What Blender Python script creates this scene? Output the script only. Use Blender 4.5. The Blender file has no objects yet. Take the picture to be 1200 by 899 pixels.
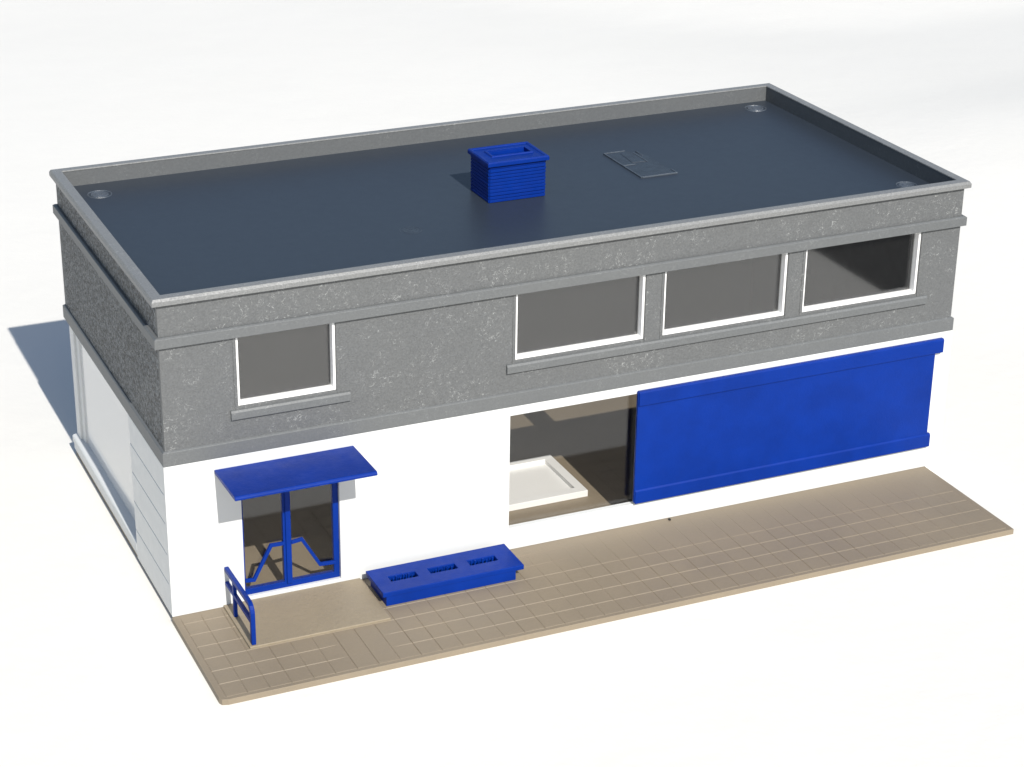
import bpy, bmesh, math, random
from mathutils import Vector, noise
random.seed(7)
S = 0.001                      # every shape below is given in millimetres
C = bpy.context.scene.collection
sc = bpy.context.scene

# ------------------------------------------------------------------ camera
cam = bpy.data.cameras.new("camera"); co = bpy.data.objects.new("camera", cam); C.objects.link(co)
sc.camera = co
cam.sensor_fit = 'HORIZONTAL'; cam.sensor_width = 36.0
cam.lens = 2450.158 / 1200 * 36.0
cam.shift_x = (600 - 519.045) / 1200
cam.shift_y = (446.361 - 449.5) / 1200
cam.clip_start = 0.01; cam.clip_end = 50
co.rotation_mode = 'XYZ'
co.rotation_euler = (1.1554225, 0.00026809, -0.3930719)
co.location = (-97.92146*S, -391.27305*S, 232.64957*S)

# ------------------------------------------------------------------ light
SUN_EL = math.radians(40.0)
AZ = math.radians(1.4)         # the light travels towards +y and a hair towards +x
w = bpy.data.worlds.new("World"); sc.world = w; w.use_nodes = True
nt = w.node_tree; nt.nodes.clear()
sky = nt.nodes.new('ShaderNodeTexSky'); sky.sky_type = 'NISHITA'; sky.sun_disc = False
sky.sun_elevation = SUN_EL
sky.sun_rotation = math.pi + AZ
bg = nt.nodes.new('ShaderNodeBackground'); bg.inputs['Strength'].default_value = 0.086
wo = nt.nodes.new('ShaderNodeOutputWorld')
nt.links.new(sky.outputs[0], bg.inputs[0]); nt.links.new(bg.outputs[0], wo.inputs[0])
sl = bpy.data.lights.new("sun", 'SUN'); sl.energy = 4.2; sl.angle = math.radians(0.55); sl.color = (1.0, 0.965, 0.91)
so = bpy.data.objects.new("sun", sl); C.objects.link(so)
d = Vector((math.sin(AZ)*math.cos(SUN_EL), math.cos(AZ)*math.cos(SUN_EL), -math.sin(SUN_EL)))
so.rotation_euler = d.to_track_quat('-Z', 'Y').to_euler(); so.location = (0, -1, 1)

sc.view_settings.view_transform = 'Standard'; sc.view_settings.look = 'None'
sc.view_settings.exposure = 0.34; sc.view_settings.gamma = 1.0
sc.cycles.max_bounces = 12; sc.cycles.transparent_max_bounces = 16

# ------------------------------------------------------------------ materials
def newmat(name):
    m = bpy.data.materials.new(name); m.use_nodes = True
    t = m.node_tree; b = t.nodes['Principled BSDF']
    tc = t.nodes.new('ShaderNodeTexCoord')
    mp = t.nodes.new('ShaderNodeMapping'); mp.inputs['Scale'].default_value = (1000, 1000, 1000)   # millimetres
    t.links.new(tc.outputs['Object'], mp.inputs['Vector'])
    return m, t, b, mp.outputs['Vector']
def nz(t, v, scale, detail=3, rough=.5, dist=0.0):
    n = t.nodes.new('ShaderNodeTexNoise'); n.inputs['Scale'].default_value = scale
    n.inputs['Detail'].default_value = detail; n.inputs['Roughness'].default_value = rough
    n.inputs['Distortion'].default_value = dist
    t.links.new(v, n.inputs['Vector']); return n.outputs['Fac']
def ramp(t, f, a, b, ca=0.0, cb=1.0):
    r = t.nodes.new('ShaderNodeMapRange'); r.inputs['From Min'].default_value = a; r.inputs['From Max'].default_value = b
    r.inputs['To Min'].default_value = ca; r.inputs['To Max'].default_value = cb
    t.links.new(f, r.inputs['Value']); return r.outputs['Result']
def mth(t, op, a, b=None):
    n = t.nodes.new('ShaderNodeMath'); n.operation = op
    for i, x in enumerate((a, b)):
        if x is None: continue
        if isinstance(x, (int, float)): n.inputs[i].default_value = x
        else: t.links.new(x, n.inputs[i])
    return n.outputs[0]
def mix(t, f, c1, c2):
    n = t.nodes.new('ShaderNodeMix'); n.data_type = 'RGBA'
    if isinstance(f, (int, float)): n.inputs['Factor'].default_value = f
    else: t.links.new(f, n.inputs['Factor'])
    for k, c in (('A', c1), ('B', c2)):
        s = [i for i in n.inputs if i.name == k and i.type == 'RGBA'][0]
        if isinstance(c, tuple): s.default_value = (*c, 1)
        else: t.links.new(c, s)
    return [o for o in n.outputs if o.type == 'RGBA'][0]
def bump(t, h, b, dist_mm, strength=1.0):
    n = t.nodes.new('ShaderNodeBump'); n.inputs['Distance'].default_value = dist_mm*S; n.inputs['Strength'].default_value = strength
    t.links.new(h, n.inputs['Height']); t.links.new(n.outputs[0], b.inputs['Normal'])

def grey_mat(name, col, scuff=1.0, relief=0.07, rough=.55, grain=.10, gs=2.2, cover=.44, gw=.15):
    m, t, b, v = newmat(name)
    big = nz(t, v, .03, 3)
    base = mix(t, big, tuple(c*.95 for c in col), tuple(c*1.05 for c in (col[0]*1.02, col[1]*1.01, col[2]*.97)))
    # worm-like raised plaster texture: contour lines of a fine noise
    n1 = nz(t, v, .85, 2, .5, .8)
    line = ramp(t, mth(t, 'ABSOLUTE', mth(t, 'SUBTRACT', n1, .5)), 0, .035, 1, 0)
    n2 = nz(t, v, 1.6, 3, .6, .3)
    h = mth(t, 'ADD', mth(t, 'MULTIPLY', line, .45), n2)
    # rubbed highlights: short pieces of those contours in loose patches
    n3 = nz(t, v, .85, 2, .5, 1.2)
    l2 = ramp(t, mth(t, 'ABSOLUTE', mth(t, 'SUBTRACT', n3, .53)), 0, .022, 1, 0)
    patch = ramp(t, nz(t, v, .16, 3, .6), cover, cover+.16)
    brk = ramp(t, nz(t, v, .9, 1), .46, .55)
    s = mth(t, 'MULTIPLY', mth(t, 'MULTIPLY', l2, patch), mth(t, 'MULTIPLY', brk, .75*scuff))
    fine = ramp(t, nz(t, v, gs, 2, .6), .5-gw, .5+gw, 1-grain, 1+grain)
    vm = t.nodes.new('ShaderNodeVectorMath'); vm.operation = 'SCALE'
    t.links.new(base, vm.inputs[0]); t.links.new(fine, vm.inputs['Scale'])
    t.links.new(mix(t, s, vm.outputs[0], (.42, .43, .42)), b.inputs['Base Color'])
    b.inputs['Roughness'].default_value = rough
    bump(t, h, b, relief)
    return m
def plastic(name, col, rough=.4, var=.08, relief=.02, bscale=1.2, spec=.5, rv=.09):
    m, t, b, v = newmat(name)
    f = nz(t, v, .12, 4, .6)
    t.links.new(mix(t, f, tuple(c*(1-var) for c in col), tuple(min(1, c*(1+var)) for c in col)), b.inputs['Base Color'])
    t.links.new(ramp(t, nz(t, v, .35, 4, .7), .3, .7, rough-rv, rough+rv), b.inputs['Roughness'])
    b.inputs['Specular IOR Level'].default_value = spec
    bump(t, nz(t, v, bscale, 4, .65), b, relief)
    return m
M = {}
M['grey'] = grey_mat('grey_stucco_plastic', (.114, .119, .123), .95)
M['parapet'] = grey_mat('inner_parapet_plastic', (.104, .110, .115), .25, .03, .55, .06)
M['greyside'] = grey_mat('grey_rough_stucco_plastic', (.118, .128, .136), .55, 1.0, .5, .68, 1.25, .22, .085)
M['greysmooth'] = grey_mat('grey_smooth_plastic', (.122, .129, .134), .35, .03, .5, .06)
M['cap'] = grey_mat('grey_worn_cap_plastic', (.19, .195, .198), .9, .05, .42, .10)
M['white'] = plastic('white_plastic', (.63, .64, .63), .38, .01, .012)
M['frame'] = plastic('white_frame_plastic', (.83, .83, .82), .35, .01, .008)
M['blue'] = plastic('blue_painted_plastic', (.0010, .0245, .215), .44, .27, .045, 1.6, .14)
M['roof'] = plastic('dark_roof_plastic', (.027, .036, .049), .43, .04, .014, 3.0, .5, .015)
M['marks'] = plastic('scuffed_roof_plastic', (.075, .09, .11), .28, .35, .12, 2.5)
M['hatch'] = plastic('worn_hatch_plastic', (.032, .042, .055), .42, .3, .12, 2.0)
M['dark'] = plastic('black_dirt', (.01, .01, .01), .7)

def tan_mat(name, col, rough, relief):
    m, t, b, v = newmat(name)
    f = nz(t, v, .05, 4, .6); f2 = nz(t, v, 1.3, 3, .7)
    c = mix(t, ramp(t, f, .35, .65), tuple(x*.96 for x in col), (col[0]*1.04, col[1]*1.035, col[2]*1.02))
    c = mix(t, ramp(t, f2, .55, .8, 0, .25), c, tuple(x*1.35 for x in col))
    c = mix(t, ramp(t, f2, .42, .2, 0, .35), c, tuple(x*.7 for x in col))
    t.links.new(c, b.inputs['Base Color'])
    t.links.new(ramp(t, f, .3, .7, rough-.07, rough+.07), b.inputs['Roughness'])
    bump(t, mth(t, 'ADD', mth(t, 'MULTIPLY', nz(t, v, .5, 3), .6), f2), b, relief)
    return m
M['tan'] = tan_mat('tan_plastic', (.232, .190, .136), .6, .04)
M['step'] = tan_mat('tan_rough_plastic', (.260, .215, .150), .58, .12)

m, t, b, v = newmat('white_sheet')
f = nz(t, v, .012, 5, .6); f2 = nz(t, v, .25, 4, .6)
t.links.new(mix(t, f, (.775, .755, .70), (.81, .79, .735)), b.inputs['Base Color'])
b.inputs['Roughness'].default_value = .6
bump(t, mth(t, 'ADD', f2, mth(t, 'MULTIPLY', nz(t, v, .04, 3), 3.0)), b, .10)
M['table'] = m
M['desk'] = plastic('dark_desk_top', (.014, .014, .014), .6, .2, .05, .05)
M['added_lining'] = plastic('added_lining_dark', (.018, .019, .021), .6, .15, .02)  # for the panels added to darken the interior

def glass(name, tint, rough=.015, milk=0.0, ior=1.5):
    m = bpy.data.materials.new(name); m.use_nodes = True; t = m.node_tree; t.nodes.clear()
    tr = t.nodes.new('ShaderNodeBsdfTransparent'); tr.inputs[0].default_value = (*tint, 1)
    g = t.nodes.new('ShaderNodeBsdfGlossy'); g.inputs['Roughness'].default_value = rough; g.inputs[0].default_value = (1, 1, 1, 1)
    fr = t.nodes.new('ShaderNodeFresnel'); ge = t.nodes.new('ShaderNodeNewGeometry')      # leaving the plastic the ratio is turned round, so no false total reflection
    mr = t.nodes.new('ShaderNodeMapRange'); mr.inputs['To Min'].default_value = ior; mr.inputs['To Max'].default_value = 1/ior
    t.links.new(ge.outputs['Backfacing'], mr.inputs['Value']); t.links.new(mr.outputs['Result'], fr.inputs['IOR'])
    mx = t.nodes.new('ShaderNodeMixShader'); o = t.nodes.new('ShaderNodeOutputMaterial')
    t.links.new(fr.outputs[0], mx.inputs[0]); t.links.new(tr.outputs[0], mx.inputs[1]); t.links.new(g.outputs[0], mx.inputs[2])
    last = mx.outputs[0]
    if milk:
        df = t.nodes.new('ShaderNodeBsdfDiffuse'); df.inputs[0].default_value = (.85, .85, .84, 1)
        m2 = t.nodes.new('ShaderNodeMixShader'); m2.inputs[0].default_value = milk
        t.links.new(tr.outputs[0], m2.inputs[1]); t.links.new(df.outputs[0], m2.inputs[2]); t.links.new(m2.outputs[0], mx.inputs[1])
    t.links.new(last, o.inputs[0])
    return m
M['pane'] = glass('clear_plastic_glazing', (.975, .975, .97), .05, .0, 1.48)
M['upperpane'] = glass('tinted_upper_glazing', (.86, .86, .855), .05, .004, 1.76)  # trace of white added as reflected light, dark tint dims the lit floor behind
M['sidepane'] = glass('whitened_side_glazing', (.97, .97, .97), .015, .72, 1.6)  # large white diffuse share stands in for the reflection of the bright sheet

# ------------------------------------------------------------------ mesh helpers
class MB:
    def __init__(s): s.v = []; s.f = []
    def box(s, x0, x1, y0, y1, z0, z1):
        n = len(s.v)
        s.v += [(x, y, z) for z in (z0, z1) for y in (y0, y1) for x in (x0, x1)]
        s.f += [[n+i for i in q] for q in ((0,2,3,1),(4,5,7,6),(0,1,5,4),(2,6,7,3),(0,4,6,2),(1,3,7,5))]
        return s
    def prism(s, poly, fn, a, b):           # poly (u,v) swept from a to b, fn(u,v,w) -> xyz
        n = len(s.v); k = len(poly)
        s.v += [fn(u, v, a) for u, v in poly] + [fn(u, v, b) for u, v in poly]
        s.f.append([n+i for i in range(k)]); s.f.append([n+k+i for i in reversed(range(k))])
        for i in range(k): j = (i+1) % k; s.f.append([n+i, n+k+i, n+k+j, n+j])
        return s
    def ring(s, prof, rect):                # closed profile (outward offset, z) swept round a rectangle with mitres
        x0, x1, y0, y1 = rect; n = len(s.v); k = len(prof)
        for cx, cy, sx, sy in ((x0,y0,-1,-1),(x1,y0,1,-1),(x1,y1,1,1),(x0,y1,-1,1)):
            s.v += [(cx+sx*o, cy+sy*o, z) for o, z in prof]
        for c in range(4):
            e = (c+1) % 4
            for i in range(k): j = (i+1) % k; s.f.append([n+c*k+i, n+e*k+i, n+e*k+j, n+c*k+j])
        return s
    def wall(s, us, vs, holes, fn, d0, d1): # plate with openings: holes (u0,u1,v0,v1)
        us = sorted(set(us) | {h[i] for h in holes for i in (0, 1)}); vs = sorted(set(vs) | {h[i] for h in holes for i in (2, 3)})
        def solid(i, j):
            if i < 0 or j < 0 or i >= len(us)-1 or j >= len(vs)-1: return False
            u = (us[i]+us[i+1])/2; v = (vs[j]+vs[j+1])/2
            return not any(h[0] < u < h[1] and h[2] < v < h[3] for h in holes)
        idx = {}
        def P(i, j, k):
            if (i, j, k) not in idx: idx[i, j, k] = len(s.v); s.v.append(fn(us[i], vs[j], (d0, d1)[k]))
            return idx[i, j, k]
        for i in range(len(us)-1):
            for j in range(len(vs)-1):
                if not solid(i, j): continue
                s.f.append([P(i,j,0), P(i+1,j,0), P(i+1,j+1,0), P(i,j+1,0)]); s.f.append([P(i,j,1), P(i,j+1,1), P(i+1,j+1,1), P(i+1,j,1)])
                if not solid(i-1,j): s.f.append([P(i,j,0), P(i,j+1,0), P(i,j+1,1), P(i,j,1)])
                if not solid(i+1,j): s.f.append([P(i+1,j,0), P(i+1,j,1), P(i+1,j+1,1), P(i+1,j+1,0)])
                if not solid(i,j-1): s.f.append([P(i,j,0), P(i,j,1), P(i+1,j,1), P(i+1,j,0)])
                if not solid(i,j+1): s.f.append([P(i,j+1,0), P(i+1,j+1,0), P(i+1,j+1,1), P(i,j+1,1)])
        return s
    def build(s, name, mat, parent=None, bev=.10, seg=2, loc=(0, 0, 0)):
        me = bpy.data.meshes.new(name)
        me.from_pydata([tuple(c*S for c in p) for p in s.v], [], s.f)
        bm = bmesh.new(); bm.from_mesh(me); bmesh.ops.recalc_face_normals(bm, faces=bm.faces); bm.to_mesh(me); bm.free()
        me.materials.append(mat)
        for p in me.polygons: p.use_smooth = False
        o = bpy.data.objects.new(name, me); C.objects.link(o)
        if parent: o.parent = parent
        if bev:
            b = o.modifiers.new('bevel', 'BEVEL'); b.width = bev*S; b.segments = seg; b.limit_method = 'ANGLE'
            b.angle_limit = math.radians(35); b.use_clamp_overlap = True; b.harden_normals = False
        return o
XZ = lambda u, v, w: (u, w, v)      # front/back walls
YZ = lambda u, v, w: (w, u, v)      # side walls
XY = lambda u, v, w: (u, v, w)
def empty(name, label, cat, loc, group=None):
    o = bpy.data.objects.new(name, None); C.objects.link(o); o.empty_display_size = .01
    o.location = tuple(c*S for c in loc); o['label'] = label; o['category'] = cat
    if group: o['group'] = group
    return o
def tag(o, label, cat): o['label'] = label; o['category'] = cat; return o

L, D = 200.0, 92.5

# ------------------------------------------------------------------ the setting: a big sheet of white card on a dark desk
g = MB(); g.box(-2200, 2200, -1800, 2200, -40, -14)
desk = g.build('desk_top', M['desk'], None, 0); desk['kind'] = 'structure'
def right_edge(y): return 256 if y < -60 else 256 + (y+60)*.95
def sheet_z(x, y):                              # flat under the model; swell and dip added beyond to dim the far sheet
    m_ = smooth01(203, 470, x)
    t_ = 9*smooth01(20, 190, y) - .085*max(0, y-190)*smooth01(190, 300, y)
    return -1.62 + max(-11, m_*t_ - (1-m_)*.022*max(0, y-260)*smooth01(260, 620, y))
def smooth01(a, b, x): x = max(0, min(1, (x-a)/(b-a))); return x*x*(3-2*x)
g = MB(); yy = [-700 + 20*k for k in range(int(1900/20)+1)]; NX = 60
for y in yy:
    x1 = right_edge(y)
    for i in range(NX+1):
        x = -800 + (x1+800)*i/NX; g.v.append((x, y, sheet_z(x, y)))
for j in range(len(yy)-1):
    for i in range(NX):
        q = j*(NX+1)+i; g.f.append([q, q+1, q+NX+2, q+NX+1])
sheet = g.build('white_sheet', M['table'], None, 0); sheet['kind'] = 'structure'
so_ = sheet.modifiers.new('thickness', 'SOLIDIFY'); so_.thickness = .3*S; so_.offset = -1; so_.use_rim = False
for p in sheet.data.polygons: p.use_smooth = True

# ------------------------------------------------------------------ paved base
base = empty('pavement_base', 'flat tan plastic base plate with scored paving slabs in front of the model building', 'base plate', (0, 0, 0))
XR = 195.9
cols = [1.4] + [6 + 4.83*k for k in range(39)]; cols = [c for c in cols if c < 192.5] + [194.6]
rows = [-35.45, -30.3, -24.9, -19.6, -14.3, -9.0, -3.9]
def lines(ls, a, b, g=.14):
    o = [a]
    for c in ls: o += [c-g, c, c+g]
    return o + [b]
xs = lines(cols, -.15, XR); ys = lines(rows, -36.6, -.02)
def smooth(a, b, x): x = max(0, min(1, (x-a)/(b-a))); return x*x*(3-2*x)
def gdepth(kind, line, along, ax):
    """depth of a groove at a point: moulded lines fade out towards the wall and the right end"""
    n = .5 + .5*noise.noise(Vector((line*.37, along*.09, 3.1 if kind else 8.7)))
    if kind == 'row':
        if line == rows[0]: return .09*(.6+.6*n)
        dd = .12 + .14*n
        if line > -10: dd *= 1 - .75*smooth(60, 95, along)
        if line > -15: dd *= 1 - .45*smooth(70, 110, along)
        if 29.9 < along < 44.4 and line < -24: dd *= .12
        return dd*(1-.35*smooth(90, 130, along))
    if line == cols[0]: return .13
    dd = .10 + .12*n
    dd *= 1 - .6*smooth(150, 190, line)
    if line > 60: dd *= 1 - .8*smooth(-13, -6, along)
    return dd
mb = MB(); idx = {}
for j, y in enumerate(ys):
    for i, x in enumerate(xs):
        z = 0.0
        ci = (i-1) // 3 if 0 < i < len(xs)-1 else None; rj = (j-1) // 3 if 0 < j < len(ys)-1 else None
        mid_i = ci is not None and (i-1) % 3 == 1; mid_j = rj is not None and (j-1) % 3 == 1
        if mid_i and 1 < j < len(ys)-1 and not (j == 1): z = min(z, -gdepth('', cols[ci], y, 0))
        if mid_j and i > 1 and i < len(xs)-2 : z = min(z, -gdepth('row', rows[rj], x, 1))
        if 0 < i < len(xs)-1 and 0 < j < len(ys)-1: z += .02*noise.noise(Vector((x*.05, y*.1, 0)))
        idx[i, j] = len(mb.v); mb.v.append((x, y, z))
nx, ny = len(xs), len(ys)
mb.v[idx[0, 0]] = (xs[0]+.4, ys[0]+.4, 0); mb.v[idx[1, 0]] = (xs[1]+.1, ys[0]+.05, 0); mb.v[idx[0, 1]] = (xs[0]+.05, ys[1]+.1, 0)
for j in range(ny-1):
    for i in range(nx-1): mb.f.append([idx[i,j], idx[i+1,j], idx[i+1,j+1], idx[i,j+1]])
n0 = len(mb.v)
rimloop = [(i, 0) for i in range(nx)] + [(nx-1, j) for j in range(1, ny)] + [(i, ny-1) for i in range(nx-2, -1, -1)] + [(0, j) for j in range(ny-2, 0, -1)]
for (i, j) in rimloop: mb.v.append((*mb.v[idx[i, j]][:2], -1.6))
for k in range(len(rimloop)):
    k2 = (k+1) % len(rimloop); mb.f.append([idx[rimloop[k]], n0+k, n0+k2, idx[rimloop[k2]]])
mb.f.append([n0+k for k in range(len(rimloop))])
slab = mb.build('paving', M['tan'], base, .42, 3)
slab.modifiers['bevel'].angle_limit = math.radians(70)
mb = MB().box(.45, 195.8, 0, 92.0, -1.6, -.02)
mb.build('floor_plate', M['tan'], base, 0)
mb = MB().box(11.6, 43.9, -19.5, -.02, -.3, .55)
mb.build('entrance_step', M['step'], base, .2, 3)

# ------------------------------------------------------------------ the building
house = empty('model_building', 'grey, white and blue two storey plastic model building with flat dark roof', 'model building', (L/2, D/2, 0))
off = (-L/2, -D/2, 0)
def HB(mb, name, mat, parent=None, bev=.10, seg=2):
    """part of the house: mesh data is written about the empty's origin"""
    mb.v = [(x+off[0], y+off[1], z+off[2]) for x, y, z in mb.v]
    return mb.build(name, mat, parent or house, bev, seg)

# white ground floor
DOOR = (16.8, 39.4, 1.3, 31.0); SHOP = (80.8, 113.7, 5.6, 34.3)
mb = MB().wall([0, L], [0, 36.5], [DOOR, SHOP], XZ, 0, 1.5)
gr = [7.5, 14.8, 22.3, 29.4]
prof = [(0, 0)]
for z in gr: prof += [(0, z-.16), (.28, z), (0, z+.16)]
prof += [(0, 36.5), (1.5, 36.5), (1.5, 0)]
mb.prism(prof, lambda u, v, w: (u, w, v), 1.48, 29.5)
mb.wall([1.5, D], [0, 36.5], [], YZ, L, L-1.5)
mb.box(195.95, L-.02, .02, D-.02, -1.6, -.005)
mb.wall([3, L-1.5], [0, 36.5], [], XZ, D, D-1.5)
HB(mb, 'lower_wall', M['white'], None, .07)

# large side window with its deep ledge
mb = MB()
mb.box(1.2, 3.2, 88.6, D-.02, 3.9, 36.4)
mb.box(1.75, 3.3, 85.6, 88.58, 3.95, 36.4)
mb.box(1.4, 3.0, 29.52, 88.0, 35.7, 36.45)
sw = HB(mb, 'side_window', M['white'], None, .12)
HB(MB().box(2.2, 2.6, 29.55, 85.55, 4.0, 35.9), 'pane', M['sidepane'], sw, 0)
mb = MB().prism([(-.05, 2.1), (-.05, 3.55), (.25, 3.85), (2.2, 4.35), (4, 4.35), (4, 0), (.25, 0), (.25, 1.4)], lambda u, v, w: (u, w, v), 29.55, 92.9)
HB(mb, 'window_ledge', M['white'], sw, .05)

# grey upper storey
fy = .45
T = 64.1
WIN = [(17.2, 39.5), (82.0, 114.4), (119.2, 151.7), (156.4, 188.5)]
mb = MB().wall([.6, L-.6], [39.9, 73.6], [(a, b, 47.6, T) for a, b in WIN], XZ, fy, 1.9)
for a, b in WIN:                                # thin raised beading either side of each opening
    mb.box(a-.75, a-.02, fy-.14, fy+.3, 46.9, 63.9); mb.box(b+.02, b+.75, fy-.14, fy+.3, 46.9, 63.9)
mb.wall([.6, L-.6], [39.9, 73.6], [], XZ, D-.4, D-1.9)
HB(mb, 'upper_wall', M['grey'], None, .06)
for p_, q_ in ((.55, 1.9), (L-.55, L-1.9)):
    HB(MB().wall([1.9, D-1.9], [39.9, 73.6], [], YZ, p_, q_), 'gable_wall', M['greyside'], None, .06)
mb = MB().box(3.4, 196.6, 89.6, 90.2, .05, 69.2)  # dark panels added along the inner walls to keep the interior dim
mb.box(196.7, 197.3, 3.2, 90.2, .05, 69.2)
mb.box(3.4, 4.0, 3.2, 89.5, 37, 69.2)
HB(mb, 'added_dark_lining', M['added_lining'], None, 0)
rect = (0, L, 0, D)
def trim(o, z0, z1, inner=-1.0, lip=.25): return [(o, z0), (o, z1-lip), (o-lip*1.4, z1), (inner, z1), (inner, z0)]
HB(MB().ring(trim(.02, 36.52, 40.0, -1.2, .3), rect), 'string_course', M['greysmooth'], None, .08)
HB(MB().ring(trim(.45, 63.8, 66.2, -.9, .3), rect), 'string_course', M['greysmooth'], None, .08)
HB(MB().ring([(.6, 73.35), (.62, 74.35), (.25, 74.95), (-1.5, 75.0), (-1.94, 74.93), (-1.98, 74.6), (-.75, 74.5), (-.75, 73.35)], rect), 'parapet_cap', M['cap'], None, .08)
mb = MB().ring([(-.8, 70), (-.8, 74.48), (-1.95, 74.55), (-1.95, 70)], rect)
HB(mb, 'parapet', M['parapet'], None, 0)

# sills
for a, b in ((15.4, 42.5), (79.8, 191.4)):
    mb = MB().prism([(-.25, 44.9), (-.25, 46.5), (.05, 46.95), (.9, 47.1), (.9, 44.9)], lambda u, v, w: (w, u, v), a, b)
    HB(mb, 'window_sill', M['greysmooth'], None, .06)

# upper windows
for k, (a, b) in enumerate(WIN):
    a += .02; b -= .02
    mb = MB().wall([a, b], [47.62, T-.02], [(a+.55, b-.6, 48.25, T-.6)], XZ, .75, 2.7)
    wdw = HB(mb, 'window', M['frame'], None, .09)
    HB(MB().box(a+.5, b-.55, 2.25, 2.6, 48.2, T-.55), 'pane', M['upperpane'], wdw, 0)
# shop window
HB(MB().box(SHOP[0]-.6, SHOP[1]+.6, 1.52, 1.9, SHOP[2]-.6, SHOP[3]+.6), 'shop_window', M['pane'], None, 0)

# blue wall panel
mb = MB().box(112.9, 195.0, -.75, -.02, 6.3, 34.9)
pn = HB(mb, 'wall_panel', M['blue'], None, .08)
HB(MB().prism([(-1.15, 31.5), (-1.15, 34.75), (-.9, 35.1), (-.03, 35.1), (-.03, 31.2)], lambda u, v, w: (w, u, v), 113.1, 197.0), 'top_rail', M['blue'], pn, .08)
HB(MB().prism([(-1.05, 6.05), (-1.05, 9.2), (-.76, 9.6), (-.03, 9.6), (-.03, 6.05)], lambda u, v, w: (w, u, v), 113.1, 195.8), 'bottom_rail', M['blue'], pn, .08)

# entrance door
mb = MB()
a, b, z0, z1 = DOOR
mb.wall([a+.02, b-.02], [z0+.02, z1-.02], [(a+.5, 26.3, 2.75, z1-1.4), (28.2, b-1.35, 2.75, z1-1.4)], XZ, .85, 2.2)
mb.box(26.85, 28.05, .45, .84, 2.3, z1-.6)
door = HB(mb, 'entrance_door', M['blue'], None, .08)
HB(MB().box(a+.4, 26.4, 1.0, 1.3, 2.7, z1-1.3), 'pane', M['pane'], door, 0)
HB(MB().box(28.1, b-1.25, 1.0, 1.3, 2.7, z1-1.3), 'pane', M['pane'], door, 0)
def strip(pts, half, y0, y1):               # mitred flat bar through (x,z) points
    n = len(pts); up = []; dn = []
    for i, p in enumerate(pts):
        p = Vector(p); ds = []
        if i > 0: ds.append((p-Vector(pts[i-1])).normalized())
        if i < n-1: ds.append((Vector(pts[i+1])-p).normalized())
        nn = sum((Vector((-q.y, q.x)) for q in ds), Vector((0, 0))).normalized()
        k = half/max(.4, nn.dot(Vector((-ds[0].y, ds[0].x))))
        up.append(tuple(p+nn*k)); dn.append(tuple(p-nn*k))
    m_ = MB(); k = len(m_.v)
    for i in range(n):
        for (u, v) in (up[i], dn[i]):
            for yy in (y0, y1): m_.v.append((u, yy, v))
    for i in range(n-1):
        A = 4*i; B = A+4
        m_.f += [[A, B, B+1, A+1], [A+2, A+3, B+3, B+2], [A, A+2, B+2, B], [A+1, B+1, B+3, A+3]]
    m_.f += [[0, 1, 3, 2], [4*n-4, 4*n-2, 4*n-1, 4*n-3]]
    return m_
HB(strip([(17.0, 5.2), (19.1, 5.0), (23.3, 12.8), (26.4, 12.7)], .38, .2, .9), 'door_handle', M['blue'], door, .07)
HB(strip([(28.0, 12.6), (30.5, 12.9), (34.6, 5.7), (38.2, 5.5)], .38, .2, .9), 'door_handle', M['blue'], door, .07)

# canopy
mb = MB().prism([(-15.1, 33.45), (-15.1, 33.95), (-14.7, 34.35), (-.02, 33.95), (-.02, 33.0), (-14.4, 33.35)], lambda u, v, w: (w, u, v), 11.05, 42.9)
HB(mb, 'canopy', M['blue'], None, .12)

# roof
ZR = 70.8
roof = HB(MB().box(1.2, L-1.2, 1.2, D-1.2, 69.3, ZR), 'roof', M['roof'], None, 0)
def ringmark(cx, cy, r, hs=1.0, mm='marks'):
    mb = MB(); n = 40
    prof = [(r*1.0, 0), (r*.97, .15), (r*.92, .15), (r*.88, -.01), (r*.74, -.01), (r*.70, .14), (r*.62, .16), (r*.56, .03), (r*.36, .05), (r*.30, .17), (r*.2, .15), (r*.12, .04), (.02, .10)]
    for q in range(n):
        aa = 2*math.pi*q/n
        mb.v += [(cx+p*math.cos(aa), cy+p*math.sin(aa), ZR-.01+hs*h*(1+.6*noise.noise(Vector((p*2, aa*2, cx))))) for p, h in prof]
    k = len(prof)
    for q in range(n):
        q2 = (q+1) % n
        for i in range(k-1): mb.f.append([q*k+i, q2*k+i, q2*k+i+1, q*k+i+1])
    HB(mb, 'moulding_mark', M[mm], roof, 0)
ringmark(8.9, 82.0, 3.0); ringmark(191.5, 84.8, 3.0); ringmark(192.0, 13.5, 2.6); ringmark(68.5, 29.5, 2.7, .35, 'hatch')
mb = MB()
def bar(x0, y0, x1, y1, wd=.32, h=.3):
    wd *= .75
    d_ = Vector((x1-x0, y1-y0)).normalized(); n_ = Vector((-d_.y, d_.x))*wd/2
    pts = [(x0+n_.x, y0+n_.y), (x0-n_.x, y0-n_.y), (x1-n_.x, y1-n_.y), (x1+n_.x, y1+n_.y)]
    mb.prism(pts, XY, ZR-.02, ZR+h)
bar(135.0, 43.1, 135.0, 63.9, .4, .34); bar(135.2, 43.1, 145.0, 43.1, .4, .34); bar(135.2, 64.0, 141.0, 64.0, .3, .25)
bar(135.2, 53.2, 138.6, 53.2, .35, .26); bar(144.9, 43.3, 144.9, 46.3, .3, .22); bar(142.3, 54.0, 142.3, 62.0, .3, .26); bar(143.6, 59.0, 143.6, 63.0, .3, .2)
HB(mb, 'hatch_rim', M['marks'], roof, .05); mb = MB()
mb.prism([(135.3, 43.4), (144.7, 43.4), (144.7, 58), (141.6, 63.7), (135.3, 63.7)], XY, ZR-.05, ZR+.10)
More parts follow.
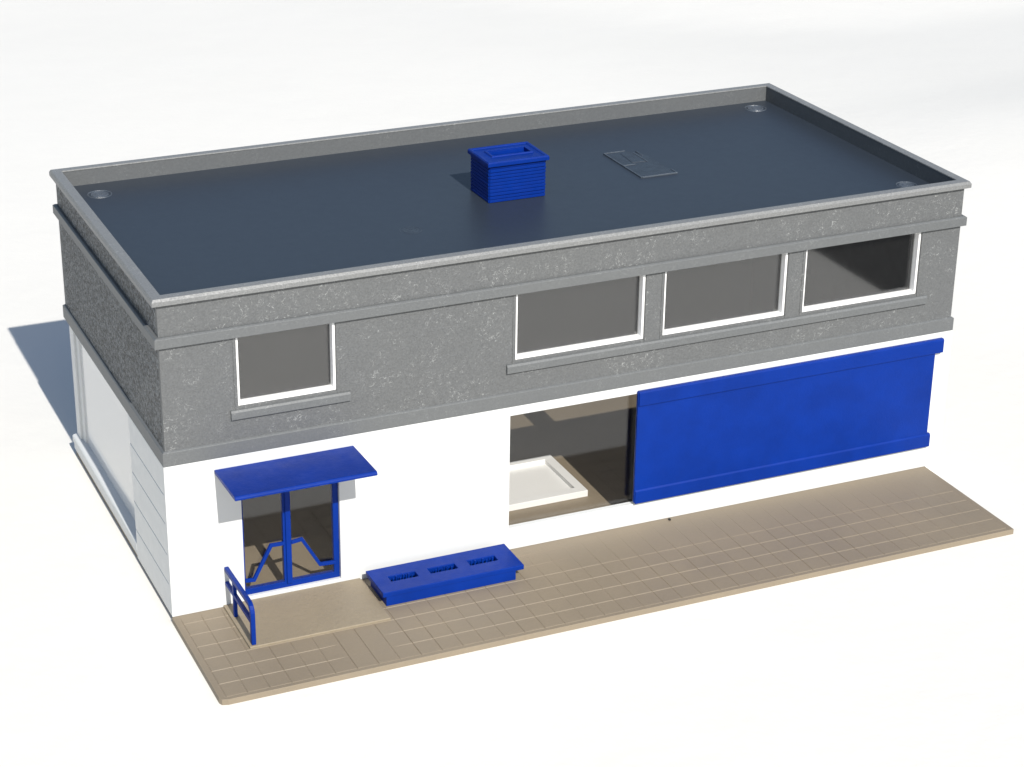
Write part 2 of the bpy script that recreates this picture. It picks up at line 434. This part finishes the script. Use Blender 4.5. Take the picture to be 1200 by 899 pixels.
mb.prism([(138.4, 54.6), (142.0, 54.2), (142.1, 61.5), (139.0, 62.4)], XY, ZR, ZR+.2)
HB(mb, 'roof_hatch', M['hatch'], roof, .05)

# chimney: brick-faced block with a hollow lipped top
chx, chy = 100.0, 45.4
hw, hd = 7.25, 5.45
mb = MB().box(chx-hw, chx+hw, chy-hd, chy+hd, ZR-.3, 80.0)
nr = 11; rh = (79.95-ZR)/nr
for r in range(nr):
    z0 = ZR + r*rh
    for side in range(4):
        Ln = 2*hw if side in (0, 2) else 2*hd
        p = -Ln/2 - (1.9 if r % 2 else 0)
        while p < Ln/2 - .1:
            q = min(p+random.uniform(30, 40), Ln/2); s0 = max(p, -Ln/2)+.09; e0 = q-.09
            if e0 > s0+.15:
                o_ = .22 + random.uniform(-.06, .05); zz0, zz1 = z0+.10, z0+rh-.10
                if side == 0: mb.box(chx+s0, chx+e0, chy-hd-o_, chy-hd+.1, zz0, zz1)
                if side == 2: mb.box(chx+s0, chx+e0, chy+hd-.1, chy+hd+o_, zz0, zz1)
                if side == 1: mb.box(chx+hw-.1, chx+hw+o_, chy+s0, chy+e0, zz0, zz1)
                if side == 3: mb.box(chx-hw-o_, chx-hw+.1, chy+s0, chy+e0, zz0, zz1)
            p = q if q < Ln/2 else Ln
ch = HB(mb, 'chimney', M['blue'], None, .05, 1)
X0, X1, Y0, Y1 = 92.05, 107.95, 39.1, 51.6
mb = MB().wall([X0, X1], [Y0, Y1], [(95.4, 105.2, 43.9, 47.8)], XY, 79.95, 80.85)
mb.ring([(0, 80.8), (-.12, 81.1), (-.75, 81.1), (-1.0, 80.8)], (X0+.05, X1-.05, Y0+.05, Y1-.05))
mb.ring([(0, 80.8), (0, 81.15), (.45, 81.15), (.6, 80.8)], (95.42, 105.18, 43.92, 47.78))
HB(mb, 'chimney_cap', M['blue'], ch, .08)

# ------------------------------------------------------------------ planter trough
pl = empty('planter_box', 'low blue rectangular planter trough with three slots on the pavement beside the door', 'planter', (61.2, -8.2, 0))
po = (-61.2, 8.2, 0)
def PB(mb, name, mat, bev=.1):
    mb.v = [(x+po[0], y+po[1], z) for x, y, z in mb.v]; return mb.build(name, mat, pl, bev)
body = MB().wall([45.6, 76.0], [-13.1, -4.1], [], XY, .02, 1.2)
body.ring([(0, .02), (0, 2.45), (-1.2, 2.45), (-1.2, .02)], (45.1, 76.5, -13.6, -3.6))
for x0, x1 in ((48.1, 54.5), (57.6, 64.0), (67.3, 73.9)):        # toothed strips standing in the slots
    x = x0+.2
    while x < x1-.3:
        wd = random.uniform(.2, .5); body.box(x, x+wd, -7.15-random.uniform(.0, .25), -6.9, 1.0, 3.1+random.uniform(-.3, .3)); x += wd+random.uniform(.15, .5)
PB(body, 'trough', M['blue'], .06)
rim = MB().wall([44.3, 78.5], [-13.7, -2.6], [(48.0, 54.5, -9.3, -6.9), (57.5, 64.1, -9.3, -6.9), (67.2, 74.0, -9.3, -6.9)], XY, 2.3, 3.5)
PB(rim, 'rim', M['blue'], .16)

# ------------------------------------------------------------------ hand rail
rl = empty('handrail', 'small blue two bar handrail on the left edge of the entrance step', 'railing', (12.7, -9.3, .55))
ro = (-12.7, 9.3, -.55)
out = [(.0, 9.0)]
pth = [(-.05, 9.45), (-16.6, 9.75)] + [(-16.6-1.9*math.sin(a_), 7.85+1.9*math.cos(a_)) for a_ in (.35, .7, 1.05, 1.4)] + [(-18.5, 7.2), (-18.5, .56)]
def RB(mb, name, bev=.14):
    mb.v = [(x+ro[0], y+ro[1], z+ro[2]) for x, y, z in mb.v]; return mb.build(name, M['blue'], rl, bev)
r1 = strip(pth, .55, 12.2, 13.2); r1.v = [(y, x, z) for x, y, z in r1.v]; RB(r1, 'top_rail')
RB(MB().box(12.25, 13.15, -18.2, -.05, 5.45, 6.35), 'middle_rail')
RB(MB().box(12.3, 13.1, -6.3, -5.2, .56, 9.2), 'post')

# ------------------------------------------------------------------ tray inside, seen through the glass
tr = MB().wall([84.0, 110.0], [17.6, 39.3], [(86.4, 107.6, 20.2, 37.3)], XY, .0, 1.7)
tr.box(86.2, 107.8, 20.0, 37.5, 0.0, .55)
tr.v = [(x-97, y-28.4, z) for x, y, z in tr.v]
tray = tr.build('display_tray', M['frame'], None, .12); tray.location = (97*S, 28.4*S, 0.0)
tag(tray, 'shallow white rectangular tray on the tan floor behind the ground floor window', 'tray')

# a speck of dirt at the foot of the wall
bm = bmesh.new(); bmesh.ops.create_icosphere(bm, subdivisions=2, radius=.34*S)
for vv in bm.verts: vv.co *= 1 + .35*noise.noise(vv.co*2500)
me = bpy.data.meshes.new('dirt_speck'); bm.to_mesh(me); bm.free(); me.materials.append(M['dark'])
sp = bpy.data.objects.new('dirt_speck', me); C.objects.link(sp); sp.location = (122.5*S, -1.2*S, .25*S)
tag(sp, 'tiny black speck of dirt lying on the pavement below the blue panel', 'speck')
